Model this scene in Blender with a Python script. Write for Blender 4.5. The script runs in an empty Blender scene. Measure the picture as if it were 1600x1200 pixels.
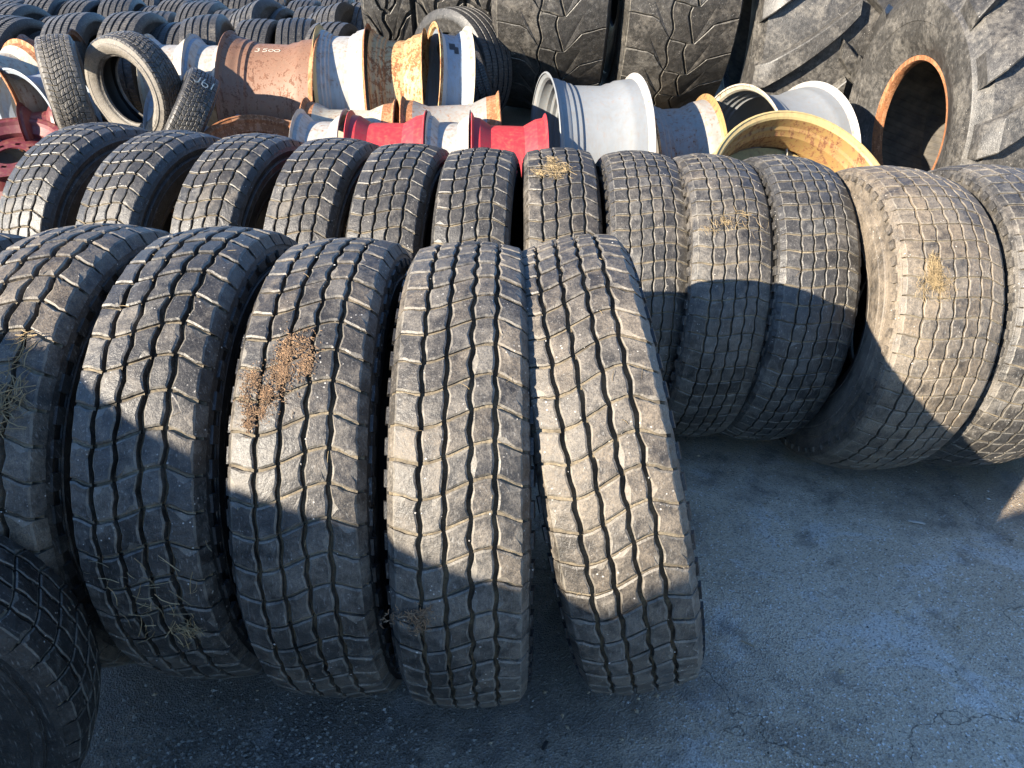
import bpy, math, random
from mathutils import Matrix, Vector, noise
R_ = math.radians
scene = bpy.context.scene
COL = scene.collection

# ------------------------------------------------------------------ camera
CAM_H, PITCH = 1.55, 28.5
cd = bpy.data.cameras.new('camera'); cam = bpy.data.objects.new('camera', cd); COL.objects.link(cam)
cam.location = (0, 0, CAM_H); cam.rotation_euler = (R_(90 - PITCH), 0, 0)
cd.sensor_width = 36; cd.lens = 36 * 1180 / 1600; cd.clip_start = .02; cd.clip_end = 500
scene.camera = cam
# ------------------------------------------------------------------ sky and sun
SUN_EL, SUN_AZ = 21.5, 53.0            # light travels towards +x +y
w = bpy.data.worlds.new('World'); scene.world = w; w.use_nodes = True
nt = w.node_tree; bg = nt.nodes['Background']
sky = nt.nodes.new('ShaderNodeTexSky'); sky.sky_type = 'NISHITA'; sky.sun_disc = False
sky.sun_elevation = R_(SUN_EL); sky.sun_rotation = R_(180 + SUN_AZ)
sky.ozone_density = 6.0; sky.dust_density = .1; sky.air_density = 1.0
nt.links.new(sky.outputs[0], bg.inputs[0]); bg.inputs[1].default_value = .098
ld = bpy.data.lights.new('sun', 'SUN'); ld.energy = 5.0; ld.angle = R_(.5); ld.color = (1, .89, .73)
sun = bpy.data.objects.new('sun', ld); COL.objects.link(sun)
LV = Vector((math.sin(R_(SUN_AZ)) * math.cos(R_(SUN_EL)), math.cos(R_(SUN_AZ)) * math.cos(R_(SUN_EL)), -math.sin(R_(SUN_EL))))
sun.rotation_euler = LV.to_track_quat('-Z', 'Y').to_euler()
scene.view_settings.view_transform = 'Standard'; scene.view_settings.look = 'None'
scene.view_settings.exposure = 2.08; scene.view_settings.gamma = 1.0; scene.view_settings.use_curve_mapping = False

# ------------------------------------------------------------------ node helpers
def new_mat(name):
    m = bpy.data.materials.new(name); m.use_nodes = True
    return m, m.node_tree, m.node_tree.nodes['Principled BSDF']
class NB:
    def __init__(s, nt): s.nt = nt
    def n(s, t, **k):
        x = s.nt.nodes.new(t)
        for a, b in k.items(): setattr(x, a, b)
        return x
    def l(s, a, b): s.nt.links.new(a, b)
    def val(s, sock, v):
        if hasattr(v, 'is_output'): s.l(v, sock)
        else: sock.default_value = v
    def math(s, op, a, b=0.0, clamp=False):
        x = s.n('ShaderNodeMath', operation=op); x.use_clamp = clamp
        s.val(x.inputs[0], a); s.val(x.inputs[1], b); return x.outputs[0]
    def noise(s, vec, scale, detail=5, rough=.55, dist=0.0):
        x = s.n('ShaderNodeTexNoise'); s.l(vec, x.inputs['Vector']); x.inputs['Scale'].default_value = scale
        x.inputs['Detail'].default_value = detail; x.inputs['Roughness'].default_value = rough
        x.inputs['Distortion'].default_value = dist; return x.outputs[0]
    def ramp(s, v, lo, hi, a=0.0, b=1.0):
        x = s.n('ShaderNodeMapRange'); s.val(x.inputs[0], v); s.val(x.inputs[1], lo); s.val(x.inputs[2], hi)
        s.val(x.inputs[3], a); s.val(x.inputs[4], b); return x.outputs[0]
    def mix(s, f, a, b, mode='MIX'):
        x = s.n('ShaderNodeMix', data_type='RGBA', blend_type=mode); s.val(x.inputs[0], f)
        for sock, v in ((x.inputs[6], a), (x.inputs[7], b)):
            if hasattr(v, 'is_output'): s.l(v, sock)
            else: sock.default_value = (*v, 1) if len(v) == 3 else v
        return x.outputs[2]
    def bump(s, h, strength, dist, prev=None):
        x = s.n('ShaderNodeBump'); s.l(h, x.inputs['Height']); x.inputs['Strength'].default_value = strength
        x.inputs['Distance'].default_value = dist
        if prev is not None: s.l(prev, x.inputs['Normal'])
        return x.outputs[0]
    def pos(s, scale=None):
        g = s.n('ShaderNodeNewGeometry').outputs['Position']
        if scale is None: return g
        m = s.n('ShaderNodeVectorMath', operation='MULTIPLY'); s.l(g, m.inputs[0]); m.inputs[1].default_value = scale
        return m.outputs[0]

def rubber_mat(name, sipe=None, edge=False):
    """tyre rubber; Object colour: R = how dusty, G = how brown the dust is, B = brightness of the rubber"""
    m, nt, bs = new_mat(name); b = NB(nt); p = b.pos()
    oi = b.n('ShaderNodeObjectInfo'); sep = b.n('ShaderNodeSeparateColor'); b.l(oi.outputs['Color'], sep.inputs[0])
    dust, brown, bright = sep.outputs[0], sep.outputs[1], sep.outputs[2]
    n1 = b.noise(p, 7, 6, .6); n2 = b.noise(p, 38, 6, .65); n3 = b.noise(p, 160, 4, .6)
    k = b.math('ADD', b.math('MULTIPLY', n1, .6), b.math('MULTIPLY', n2, .4))
    thr = b.ramp(dust, 0, 1, .72, .30)
    mask = b.ramp(b.math('SUBTRACT', k, thr), -.06, .16)
    mask = b.math('MULTIPLY', mask, b.ramp(n3, .3, .62, .35, 1.0), True)
    film = b.math('MULTIPLY', dust, .26)                       # thin even film of dust
    film = b.math('MULTIPLY', film, b.ramp(n2, .32, .68, .35, 1.3))
    n5 = b.noise(p, 420, 3, .7); n6 = b.noise(b.pos((90, 90, 260)), 1, 4, .7)
    grit = b.math('MULTIPLY', b.ramp(n5, .36, .64, .3, 1.75), b.ramp(n6, .3, .7, .65, 1.35))
    film = b.math('MULTIPLY', film, grit); mask = b.math('MULTIPLY', mask, b.ramp(n5, .36, .6, .5, 1.1), True)
    rub = b.mix(b.ramp(n2, .3, .7), (.008, .0078, .0076), (.022, .021, .0205))
    rub = b.mix(1.0, rub, b.ramp(oi.outputs['Random'], 0, 1, .75, 1.3), 'MULTIPLY')
    rub = b.mix(1.0, rub, b.ramp(bright, 0, 1, .5, 1.6), 'MULTIPLY')
    dcol = b.mix(brown, (.20, .19, .17), (.25, .19, .125))
    c = b.mix(b.math('ADD', film, 0, True), rub, dcol)
    c = b.mix(b.math('MULTIPLY', mask, .75), c, dcol)
    if edge: c = b.mix(b.ramp(n2, .3, .7, .1, .5), c, (.21, .19, .155))
    # pale scuffs and flecks of grit
    sc = b.noise(b.pos((300, 300, 40)), 1, 3, .5)
    c = b.mix(b.ramp(sc, .60, .72, 0, .4), c, (.26, .25, .23))
    vo = b.n('ShaderNodeTexVoronoi'); b.l(p, vo.inputs['Vector']); vo.inputs['Scale'].default_value = 85
    fl = b.math('MULTIPLY', b.ramp(vo.outputs['Distance'], .10, .16, 1, 0), b.ramp(b.noise(p, 13, 3), .55, .64))
    c = b.mix(b.math('MULTIPLY', fl, .8), c, (.48, .45, .40))
    b.l(c, bs.inputs['Base Color'])
    b.l(b.ramp(mask, 0, 1, .45, .9), bs.inputs['Roughness'])
    bs.inputs['Specular IOR Level'].default_value = .45
    nrm = b.bump(n2, .35, .006); nrm = b.bump(n3, .6, .002, nrm); nrm = b.bump(n6, .35, .0015, nrm); nrm = b.bump(n5, .5, .0008, nrm)
    if sipe:                                                    # fine moulded sipes round the tread
        t = b.n('ShaderNodeTexCoord'); sx = b.n('ShaderNodeSeparateXYZ'); b.l(t.outputs['Object'], sx.inputs[0])
        a = b.math('ARCTAN2', sx.outputs[2], sx.outputs[1])
        sk = b.math('MULTIPLY', b.math('SINE', b.math('MULTIPLY', sx.outputs[0], sipe[1])), .5)
        wv = b.math('SINE', b.math('ADD', b.math('MULTIPLY', a, sipe[0]), sk))
        nrm = b.bump(b.ramp(wv, .55, .95, 1, 0), .8, .004, nrm)
    b.l(nrm, bs.inputs['Normal'])
    return m

def dirt_mat(name, c1, c2):
    m, nt, bs = new_mat(name); b = NB(nt); p = b.pos()
    n1 = b.noise(p, 18, 6, .6); n2 = b.noise(p, 180, 4, .6)
    c = b.mix(b.ramp(n1, .35, .65), c1, c2)
    c = b.mix(b.ramp(n2, .35, .65, 0, .5), c, (.05, .045, .04))
    b.l(c, bs.inputs['Base Color']); bs.inputs['Roughness'].default_value = .95; bs.inputs['Specular IOR Level'].default_value = .15
    b.l(b.bump(n2, .7, .003), bs.inputs['Normal'])
    return m

def paint_mat(name, col, rust=.3, rough=.42, rustcol=(.15, .06, .025), dirty=.35):
    """old enamel paint: chips of rust, runs and dust"""
    m, nt, bs = new_mat(name); b = NB(nt); p = b.pos()
    n1 = b.noise(p, 6, 7, .65, .4); n2 = b.noise(p, 45, 6, .65); run = b.noise(b.pos((55, 55, 3)), 1, 5, .6)
    c = b.mix(b.ramp(n1, .3, .7), tuple(x * .86 for x in col), tuple(min(1, x * 1.06) for x in col))
    c = b.mix(b.math('MULTIPLY', b.ramp(run, .45, .72), dirty), c, (.17, .12, .075))
    n4 = b.noise(p, 120, 5, .7)
    k = b.math('ADD', b.math('ADD', b.math('MULTIPLY', n1, .30), b.math('MULTIPLY', n2, .35)), b.math('MULTIPLY', n4, .35))
    k = b.math('ADD', k, b.math('MULTIPLY', b.math('SUBTRACT', run, .5), .45))
    rm = b.ramp(k, .70 - .32 * rust, .745 - .32 * rust)
    halo = b.ramp(k, .62 - .32 * rust, .745 - .32 * rust, 0, .55)
    rc = b.mix(b.ramp(n2, .35, .65), tuple(x * .45 for x in rustcol), rustcol)
    c = b.mix(halo, c, tuple(min(1, x * 1.6) for x in rustcol)); c = b.mix(rm, c, rc)
    b.l(c, bs.inputs['Base Color'])
    b.l(b.ramp(b.math('ADD', rm, b.math('MULTIPLY', n2, .4)), .1, 1.1, rough, .9), bs.inputs['Roughness'])
    nrm = b.bump(n2, .18, .004); nrm = b.bump(rm, .25, .0015, nrm)
    b.l(nrm, bs.inputs['Normal'])
    return m

def ground_mat():
    m, nt, bs = new_mat('old_asphalt'); b = NB(nt); p = b.pos()
    big = b.noise(p, 1.5, 6, .6, .3); mid = b.noise(p, 9, 6, .65); fine = b.noise(p, 140, 5, .65)
    vo = b.n('ShaderNodeTexVoronoi'); b.l(p, vo.inputs['Vector']); vo.inputs['Scale'].default_value = 210
    c = b.mix(b.ramp(big, .38, .62), (.41, .31, .205), (.57, .455, .33))
    n7 = b.noise(p, 3.2, 7, .7, .6); n8 = b.noise(p, 420, 3, .7)
    c = b.mix(b.ramp(n7, .54, .60, 0, .7), c, (.56, .51, .45))            # pale worn patches
    c = b.mix(b.ramp(n7, .33, .44, .6, 0), c, (.17, .125, .085))           # brown stains
    c = b.mix(b.ramp(mid, .30, .44, .6, 0), c, (.13, .11, .09))
    c = b.mix(1.0, c, b.ramp(n8, .32, .68, .7, 1.3), 'MULTIPLY')
    agg = b.n('ShaderNodeSeparateColor'); b.l(vo.outputs['Color'], agg.inputs[0])
    c = b.mix(b.ramp(agg.outputs[0], .5, 1, 0, .28), c, (.58, .54, .48))
    c = b.mix(b.ramp(agg.outputs[1], .76, .84, 0, .45), c, (.10, .09, .08))
    c = b.mix(b.ramp(agg.outputs[2], .965, .97, 0, .8), c, (.7, .66, .6))
    wv = b.n('ShaderNodeTexVoronoi', feature='DISTANCE_TO_EDGE'); wv.inputs['Scale'].default_value = .9
    dv = b.n('ShaderNodeVectorMath', operation='ADD'); b.l(p, dv.inputs[0])
    cn = b.n('ShaderNodeTexNoise'); b.l(p, cn.inputs['Vector']); cn.inputs['Scale'].default_value = 3.5; cn.inputs['Detail'].default_value = 6
    b.l(cn.outputs[1], dv.inputs[1]); b.l(dv.outputs[0], wv.inputs['Vector'])
    crack = b.ramp(wv.outputs['Distance'], .0, .005)
    c = b.mix(b.math('MULTIPLY', b.math('SUBTRACT', 1.0, crack), .7), c, (.06, .05, .04))
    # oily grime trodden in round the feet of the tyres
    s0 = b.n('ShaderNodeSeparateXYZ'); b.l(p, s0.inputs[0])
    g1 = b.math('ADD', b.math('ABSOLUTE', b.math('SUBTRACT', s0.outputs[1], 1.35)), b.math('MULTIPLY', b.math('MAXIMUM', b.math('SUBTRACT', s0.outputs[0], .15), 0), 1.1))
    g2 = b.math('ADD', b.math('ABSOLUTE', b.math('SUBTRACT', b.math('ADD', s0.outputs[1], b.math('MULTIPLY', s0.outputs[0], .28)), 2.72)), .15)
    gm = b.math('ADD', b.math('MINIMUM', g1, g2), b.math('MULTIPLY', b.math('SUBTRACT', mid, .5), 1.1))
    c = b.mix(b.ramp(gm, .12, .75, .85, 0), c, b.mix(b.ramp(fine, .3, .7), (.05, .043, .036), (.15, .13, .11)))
    # earth and dead grass where the paved yard ends
    sx = b.n('ShaderNodeSeparateXYZ'); b.l(p, sx.inputs[0])
    wob = b.math('MULTIPLY', b.math('SUBTRACT', mid, .5), .9)
    edge = b.math('ADD', b.math('ADD', sx.outputs[1], b.math('MULTIPLY', sx.outputs[0], .30)), wob)
    earth = b.mix(b.ramp(fine, .3, .7), (.11, .085, .055), (.30, .235, .15))
    c = b.mix(b.ramp(edge, 2.62, 2.82), c, earth)
    b.l(c, bs.inputs['Base Color'])
    b.l(b.ramp(big, .35, .65, .62, .88), bs.inputs['Roughness'])
    nrm = b.bump(mid, .4, .02); nrm = b.bump(fine, .7, .004, nrm); nrm = b.bump(vo.outputs['Distance'], .7, .004, nrm); nrm = b.bump(n8, .6, .0015, nrm)
    nrm = b.bump(crack, .6, .006, nrm)
    b.l(nrm, bs.inputs['Normal'])
    return m

def plain_mat(name, col, rough=.8, var=.25, scale=60):
    m, nt, bs = new_mat(name); b = NB(nt)
    oi = b.n('ShaderNodeNewGeometry').outputs['Random Per Island']
    c = b.mix(1.0, col, b.ramp(oi, 0, 1, 1 - var, 1 + var), 'MULTIPLY')
    c = b.mix(b.ramp(b.noise(b.pos(), scale, 4), .4, .7, 0, .5), c, tuple(x * .6 for x in col))
    b.l(c, bs.inputs['Base Color']); bs.inputs['Roughness'].default_value = rough
    return m

M = {
 'rubber': rubber_mat('tyre_rubber'),
 'edge': rubber_mat('highlit_dusty_edge', edge=True),  # dusty edges, lightened to paint in the bright highlight along each block
 'car_rubber': rubber_mat('car_tyre_rubber', sipe=(120, 60)),
 'groove': dirt_mat('shaded_groove_dirt', (.035, .029, .022), (.17, .135, .085)),  # groove floor dirt, darkened to put the groove's shade into its colour
 'sunlit_dirt': dirt_mat('sunlit_groove_dirt', (.08, .066, .047), (.23, .19, .13)),  # cross groove dirt, lightened to put the sunlight into its colour
 'liner': plain_mat('inner_liner', (.022, .021, .021), .6),
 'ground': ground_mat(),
 'straw': plain_mat('straw', (.24, .175, .09), .8, .5),
 'mulch': plain_mat('rotted_wood_fibre', (.20, .125, .07), .9, .5),
 'stone': plain_mat('stone', (.16, .145, .125), .85, .7),
 'palestone': plain_mat('pale_stone', (.40, .37, .33), .85, .35),
 'white': plain_mat('white_scrap', (.7, .69, .66), .5, .1),
 'black': plain_mat('black_scrap', (.02, .02, .02), .5, .1),
 'chalk': plain_mat('chalk', (.50, .47, .38), .9, .1, 400),
 'bark': plain_mat('dead_stem', (.30, .23, .15), .9, .3),
 'silver': paint_mat('silver_paint', (.175, .185, .19), .08, .42, dirty=.25),
 'offwhite': paint_mat('off_white_paint', (.30, .29, .265), .27, .45, dirty=.6),
 'cream': paint_mat('cream_paint', (.34, .31, .24), .35, .5, dirty=.45),
 'grey': paint_mat('grey_paint', (.22, .21, .19), .35, .5, dirty=.5),
 'red': paint_mat('red_paint', (.36, .02, .026), .16, .5, dirty=.3),
 'maroon': paint_mat('maroon_paint', (.10, .016, .02), .25, .45, dirty=.3),
 'yellow': paint_mat('yellow_paint', (.24, .155, .055), .5, .5, dirty=.4),
 'paleyellow': paint_mat('pale_yellow_paint', (.40, .30, .13), .22, .5, dirty=.35),
 'brown': paint_mat('rusted_brown_paint', (.15, .078, .045), .55, .6, (.12, .052, .028), .4),
 'rust': paint_mat('rust', (.30, .15, .075), .8, .75, (.26, .10, .035), .4),
 'rustyellow': paint_mat('yellow_over_rust', (.36, .26, .12), .62, .55, (.24, .095, .03), .5),
 'lightblue': paint_mat('pale_blue_paint', (.21, .25, .29), .2, .45, dirty=.45),
}

# ------------------------------------------------------------------ object helpers
def mesh(name, verts, faces, mats, idx=None, smooth=False, sharp=None):
    me = bpy.data.meshes.new(name); me.from_pydata(verts, [], faces); me.validate()
    for m in mats: me.materials.append(M[m] if isinstance(m, str) else m)
    if idx: me.polygons.foreach_set('material_index', idx)
    if smooth:
        me.polygons.foreach_set('use_smooth', [True] * len(me.polygons))
        if sharp: me.set_sharp_from_angle(angle=R_(sharp))
    me.update(); return me
def add(name, me, parent=None, mat4=None, color=None, kind=None, label=None, cat=None, group=None):
    o = bpy.data.objects.new(name, me); COL.objects.link(o)
    if parent: o.parent = parent
    if mat4 is not None: o.matrix_basis = mat4
    if color: o.color = (*color, 1)
    if kind: o['kind'] = kind
    if label: o['label'] = label
    if cat: o['category'] = cat
    if group: o['group'] = group
    return o
def thing(name, label, cat, mat4, group=None):
    o = bpy.data.objects.new(name, None); COL.objects.link(o); o.matrix_basis = mat4
    o.empty_display_size = .1
    o['label'] = label; o['category'] = cat
    if group: o['group'] = group
    return o
RX = lambda a: Matrix.Rotation(a, 4, 'X')
RY = lambda a: Matrix.Rotation(a, 4, 'Y')
RZ = lambda a: Matrix.Rotation(a, 4, 'Z')
T = lambda *v: Matrix.Translation(Vector(v))

def lathe(profile, segs, closed=True, skip=None):
    """revolve (x, r) points round the x axis"""
    v, f = [], []; n = len(profile)
    for i in range(segs):
        a = 2 * math.pi * i / segs; c, s = math.cos(a), math.sin(a)
        v += [(x, -r * c, r * s) for x, r in profile]
    m = n if closed else n - 1
    for i in range(segs):
        j = (i + 1) % segs
        for k in range(m):
            if skip and skip(i, k): continue
            l = (k + 1) % n
            f.append((i * n + k, i * n + l, j * n + l, j * n + k))
    return v, f

# ------------------------------------------------------------------ the ground
def row_line(x):                                   # where the second row of tyres stands
    pts = [(-3, 3.6), (-1.7, 3.23), (-.36, 2.76), (.42, 2.62), (.94, 2.5), (1.3, 2.35), (4, 2.2)]
    if x <= pts[0][0]: return pts[0][1]
    for (a, b), (c, d) in zip(pts, pts[1:]):
        if x <= c: return b + (d - b) * (x - a) / (c - a)
    return pts[-1][1]
def sstep(a, b, x):
    t = max(0, min(1, (x - a) / (b - a))); return t * t * (3 - 2 * t)
def gz(x, y):
    yr = row_line(x) + .62
    amp = .36 + (.06 - .36) * sstep(.9, 1.9, x)
    z = amp * sstep(yr, yr + .55, y)
    z += (.30 * (1 - .65 * sstep(.9, 1.9, x))) * sstep(3.9, 5.0, y)
    z += .05 * max(0, min(y, 11) - 5.0) * (1 - .5 * sstep(.5, 1.8, x))
    return z
def axis_pts(dense, far):
    a, b, st = dense; p = []; x = a
    while x < b + 1e-6: p.append(x); x += st
    s = st; x = b
    while x < far[1]: s *= 1.22; x += s; p.append(x)
    s = st; x = a
    while x > far[0]: s *= 1.22; x -= s; p.insert(0, x)
    return p
def build_ground():
    xs = axis_pts((-3, 3, .05), (-90, 90)); ys = axis_pts((.2, 5.5, .05), (-60, 160))
    v = []
    for y in ys:
        for x in xs:
            n = noise.noise((x * 2.2, y * 2.2, 0)) * .006 + noise.noise((x * 9, y * 9, 3)) * .003
            v.append((x, y, gz(x, y) + n - .006))
    nx = len(xs)
    f = [(j * nx + i, j * nx + i + 1, (j + 1) * nx + i + 1, (j + 1) * nx + i) for j in range(len(ys) - 1) for i in range(nx - 1)]
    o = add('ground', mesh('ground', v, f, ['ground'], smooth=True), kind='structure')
    o['label'] = 'worn grey asphalt yard with pale patches and grit'
build_ground()

# ------------------------------------------------------------------ truck tyres with block treads
def interp(nodes, x):
    if x <= nodes[0][0]: return nodes[0][1]
    for (a, b), (c, d) in zip(nodes, nodes[1:]):
        if x <= c:
            t = (x - a) / (c - a); t = t * t * (3 - 2 * t); return b + (d - b) * t
    return nodes[-1][1]

SWAVE = [(-1, -.14), (-.62, -.30), (.55, .36), (1, .06)]
TYPES = {
 # R radius, w half tread, s half section, bead radius, N blocks round, edges of ribs, groove half widths, wave, lateral half gap
 'drive':  dict(R=.525, w=.110, s=.125, rb=.292, N=54, edges=(-1, -.585, -.195, .195, .585, 1), gw=.0042, wave=.0023, gl=.0030, S=SWAVE, dep=.015, shoulder=.038, crown=.015),
 'deep':   dict(R=.525, w=.110, s=.125, rb=.292, N=48, edges=(-1, -.6, -.2, .2, .58, 1), gw=.0050, wave=.0026, gl=.0034, S=[(-1, -.08), (-.62, -.22), (.55, .28), (1, .0)], dep=.018, shoulder=.042, crown=.016),
 'older':  dict(R=.505, w=.112, s=.126, rb=.292, N=50, edges=(-1, -.6, -.2, .2, .6, 1), gw=.0036, wave=.0022, gl=.0026, S=[(-1, -.1), (-.6, -.24), (.6, .22), (1, -.06)], dep=.014, shoulder=.040, crown=.015),
 'worn':   dict(R=.505, w=.112, s=.126, rb=.245, N=58, edges=(-1, -.62, -.3, .02, .34, .66, 1), gw=.0026, wave=.0020, gl=.0024, S=[(-1, -.05), (-.6, -.16), (.6, .16), (1, -.04)], dep=.010, shoulder=.032, crown=.018),
 'wide':   dict(R=.505, w=.142, s=.160, rb=.245, N=56, edges=(-1, -.68, -.40, -.12, .16, .44, .70, 1), gw=.0026, wave=.0022, gl=.0024, S=[(-1, -.05), (-.6, -.16), (.6, .18), (1, -.04)], dep=.010, shoulder=.034, crown=.022),
 'loader': dict(R=.90, w=.325, s=.36, rb=.34, N=26, edges=(-1, -.22, .16, 1), gw=.006, wave=.034, gl=.004, S=[(-1, .30), (-.55, .22), (-.15, -.42), (.2, -.55), (.6, .02), (1, .12)], dep=.016, shoulder=.10, crown=.03, tri=True, m=7),
 'lug':    dict(R=.86, w=.15, s=.19, rb=.32, N=26, edges=(-1, -.06, 1), gw=.012, wave=.020, gl=.016, S=[(-1, .55), (0, -.45), (1, .55)], dep=.03, shoulder=.07, crown=.015, m=6),
 'cobble': dict(R=.84, w=.11, s=.14, rb=.32, N=44, edges=(-1, -.35, .3, 1), gw=.012, wave=.010, gl=.013, S=[(-1, .25), (0, -.25), (1, .3)], dep=.022, shoulder=.06, crown=.012, m=5),
 'winter': dict(R=.335, w=.088, s=.108, rb=.205, N=62, edges=(-1, -.66, -.36, -.1, .14, .4, .68, 1), gw=.0022, wave=.0020, gl=.0022, S=[(-1, 0), (-.5, -.5), (0, .1), (.5, .7), (1, .5)], dep=.007, shoulder=.020, crown=.010, m=4),
}
def block_mesh(tp, k, rng, name):
    P = 2 * math.pi * tp['R'] / tp['N']; R, w_, gl, gw = tp['R'], tp['w'], tp['gl'], tp['gw']
    ed = tp['edges']; m = tp.get('m', 4); last = len(ed) - 2
    def wavef(u, kk):
        ph = u / P + .37 * kk
        if tp.get('tri'):
            q = (ph * .5) % 1; q = 4 * abs(q - .5) - 1
            return tp['wave'] * q if kk == 2 else tp['wave'] * .35 * math.sin(2 * math.pi * ph)
        return tp['wave'] * math.sin(2 * math.pi * ph)
    def pt(s, t, inset):
        xl = ed[k] * w_ + (gw if k > 0 else 0); xr = ed[k + 1] * w_ - (gw if k < last else 0)
        x = xl + (xr - xl) * s
        for _ in range(2):
            u = P * interp(tp['S'], x / w_) + gl + t * (P - 2 * gl)
            a = xl + (wavef(u, k) if k > 0 else 0); b = xr + (wavef(u, k + 1) if k < last else 0)
            x = a + (b - a) * s
        return x, u
    bev = min(.0026, gw * .6)
    loop = [(i / m, 0) for i in range(m)] + [(1, i / m) for i in range(m)] + [(1 - i / m, 1) for i in range(m)] + [(0, 1 - i / m) for i in range(m)]
    jit = [rng.uniform(-1, 1) for _ in loop]
    top, mid, bot = [], [], []
    rtop = lambda x: R - tp['crown'] * (x / w_) ** 2
    cx, cu = pt(.5, .5, 0)
    chip = rng.randrange(len(loop)) if rng.random() < .55 else -9
    tl = rng.uniform(-.0012, .0012); dh = rng.uniform(-.0014, .0002) * (R / .5)
    for (s, t), j in zip(loop, jit):
        x, u = pt(s, t, 0); x += j * .0010; u += j * .0011
        d = Vector((cx - x, cu - u)); d = d / max(d.length, 1e-6) * bev * 1.5
        side = (k == 0 and s == 0) or (k == last and s == 1)
        if loop.index((s, t)) in (chip, chip + 1): d = d * rng.uniform(2.2, 3.6)
        mid.append((x, u, rtop(x) - bev + dh + tl * (2 * t - 1)))
        top.append((x + d.x, u + d.y, rtop(x + d.x) + dh + tl * (2 * t - 1)))
        if side: bot.append((x + math.copysign(.012 * R / .5, x), u, R - tp['shoulder']))
        else: bot.append((x, u, R - tp['dep'] - tp['crown'] - .004))
    n = len(loop); v = []
    for ring in (bot, mid, top):
        v += [(x, -r * math.cos(u / R), r * math.sin(u / R)) for x, u, r in ring]
    v.append((cx, -(rtop(cx) + dh) * math.cos(cu / R), (rtop(cx) + dh) * math.sin(cu / R)))
    f, idx = [], []
    for i in range(n):
        j = (i + 1) % n
        f.append((i, j, n + j, n + i)); idx.append(0)
        f.append((n + i, n + j, 2 * n + j, 2 * n + i)); idx.append(1)
        f.append((2 * n + i, 2 * n + j, 3 * n)); idx.append(0)
    if tp.get('m', 4) == 4 and R > .4:
        b0 = len(v); rr_ = tp['dep'] * .48
        for i in range(m + 1):
            x, u = pt(i / m, 0, 0)
            for du in (.0006, -2 * gl - .0006):
                q = rtop(x) - rr_; v.append((x, -q * math.cos((u + du) / R), q * math.sin((u + du) / R)))
        for i in range(m):
            k_ = b0 + 2 * i; f.append((k_, k_ + 2, k_ + 3, k_ + 1)); idx.append(2)
    return v, f, idx

CACHE = {}
def tyre_meshes(key):
    if key in CACHE: return CACHE[key]
    tp = TYPES[key]; rng = random.Random(hash(key) % 1 + len(key) * 7)
    R, w_, s, rb, dep = tp['R'], tp['w'], tp['s'], tp['rb'], tp['dep']; Rb = R - dep; q = R / .525
    H = R - rb
    side = [(w_ + .009 * q, R - tp['shoulder'] * .9), (w_ + .013 * q, R - tp['shoulder'] - .008), (w_ + .016 * q, R - tp['shoulder'] - .014),
            (s - .006, R - .36 * H), (s - .003, R - .365 * H), (s - .003, R - .375 * H), (s, R - .385 * H), (s, R - .47 * H), (s - .0025, R - .475 * H), (s - .0025, R - .49 * H), (s - .001, R - .50 * H),
            (s - .006, R - .63 * H), (s - .014, R - .74 * H), (s - .022, R - .82 * H), (s - .021, R - .825 * H), (s - .026, R - .86 * H), (s - .036, rb + .012), (s - .040, rb + .003), (s - .050, rb), (s - .058, rb + .004)]
    tread = [(-(w_ + .009 * q), R - tp['shoulder'] * .9), (-w_, Rb - tp['crown'])] + [(w_ * t, Rb - tp['crown'] * t * t) for t in (-.66, -.33, 0, .33, .66)] + [(w_, Rb - tp['crown']), (w_ + .009 * q, R - tp['shoulder'] * .9)]
    inner = [(s - .058, rb + .004), (s - .050, rb + .03), (s - .028, R - .55 * H), (s - .02, R - .38 * H), (w_ - .004, R - .06 * q - dep), (w_ * .6, R - .045 * q - dep)]
    inner = inner + [(-x, r) for x, r in reversed(inner)]
    seg = 96
    def lm(nm, prof, mat, sm=40):
        v, f = lathe(prof, seg, closed=False); return mesh(nm, v, f, [mat], smooth=True, sharp=sm)
    res = dict(tread=lm('tread_base', list(reversed(tread)), 'groove'), side=lm('sidewall', list(reversed(side[:-4])), 'rubber', 24), bead=lm('bead', list(reversed(side[-5:])), 'rubber', 40), bead2=lm('bead', [(-x, r) for x, r in side[-5:]], 'rubber', 40),
               side2=lm('sidewall', [(-x, r) for x, r in side[:-4]], 'rubber', 24), liner=lm('inner_liner', list(reversed(inner)), 'liner'))
    nv = 6; res['blocks'] = []
    for k in range(len(tp['edges']) - 1):
        vs = []
        for j in range(nv):
            v, f, idx = block_mesh(tp, k, rng, 'tread_block'); vs.append((v, f, idx, mesh('tread_block', v, f, ['rubber', 'edge', 'sunlit_dirt'], idx)))
        res['blocks'].append(vs)
    # moulded tabs round the shoulder, both sides in one band each
    tabs = []
    if key in ('drive', 'deep', 'worn', 'wide'):
        for sgn in (1, -1):
            v, f = [], []
            r0, r1 = (R - tp['shoulder'] - .010, R - tp['shoulder'] - .026)
            x0 = w_ + .0155
            for i in range(tp['N']):
                a0 = (i + .2) / tp['N'] * 2 * math.pi; a1 = (i + .75) / tp['N'] * 2 * math.pi; b0 = len(v)
                for (r, xx) in ((r0, x0 - .006), (r0, x0 + .004), (r1, x0 + .0075), (r1, x0 - .002)):
                    for a in (a0, a1): v.append((sgn * xx, -r * math.cos(a), r * math.sin(a)))
                f += [(b0, b0 + 1, b0 + 3, b0 + 2), (b0 + 2, b0 + 3, b0 + 5, b0 + 4), (b0 + 4, b0 + 5, b0 + 7, b0 + 6), (b0, b0 + 2, b0 + 4, b0 + 6), (b0 + 1, b0 + 3, b0 + 5, b0 + 7)]
            tabs.append(mesh('shoulder_tabs', v, f, ['rubber']))
    res['tabs'] = tabs
    CACHE[key] = res; return res

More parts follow.
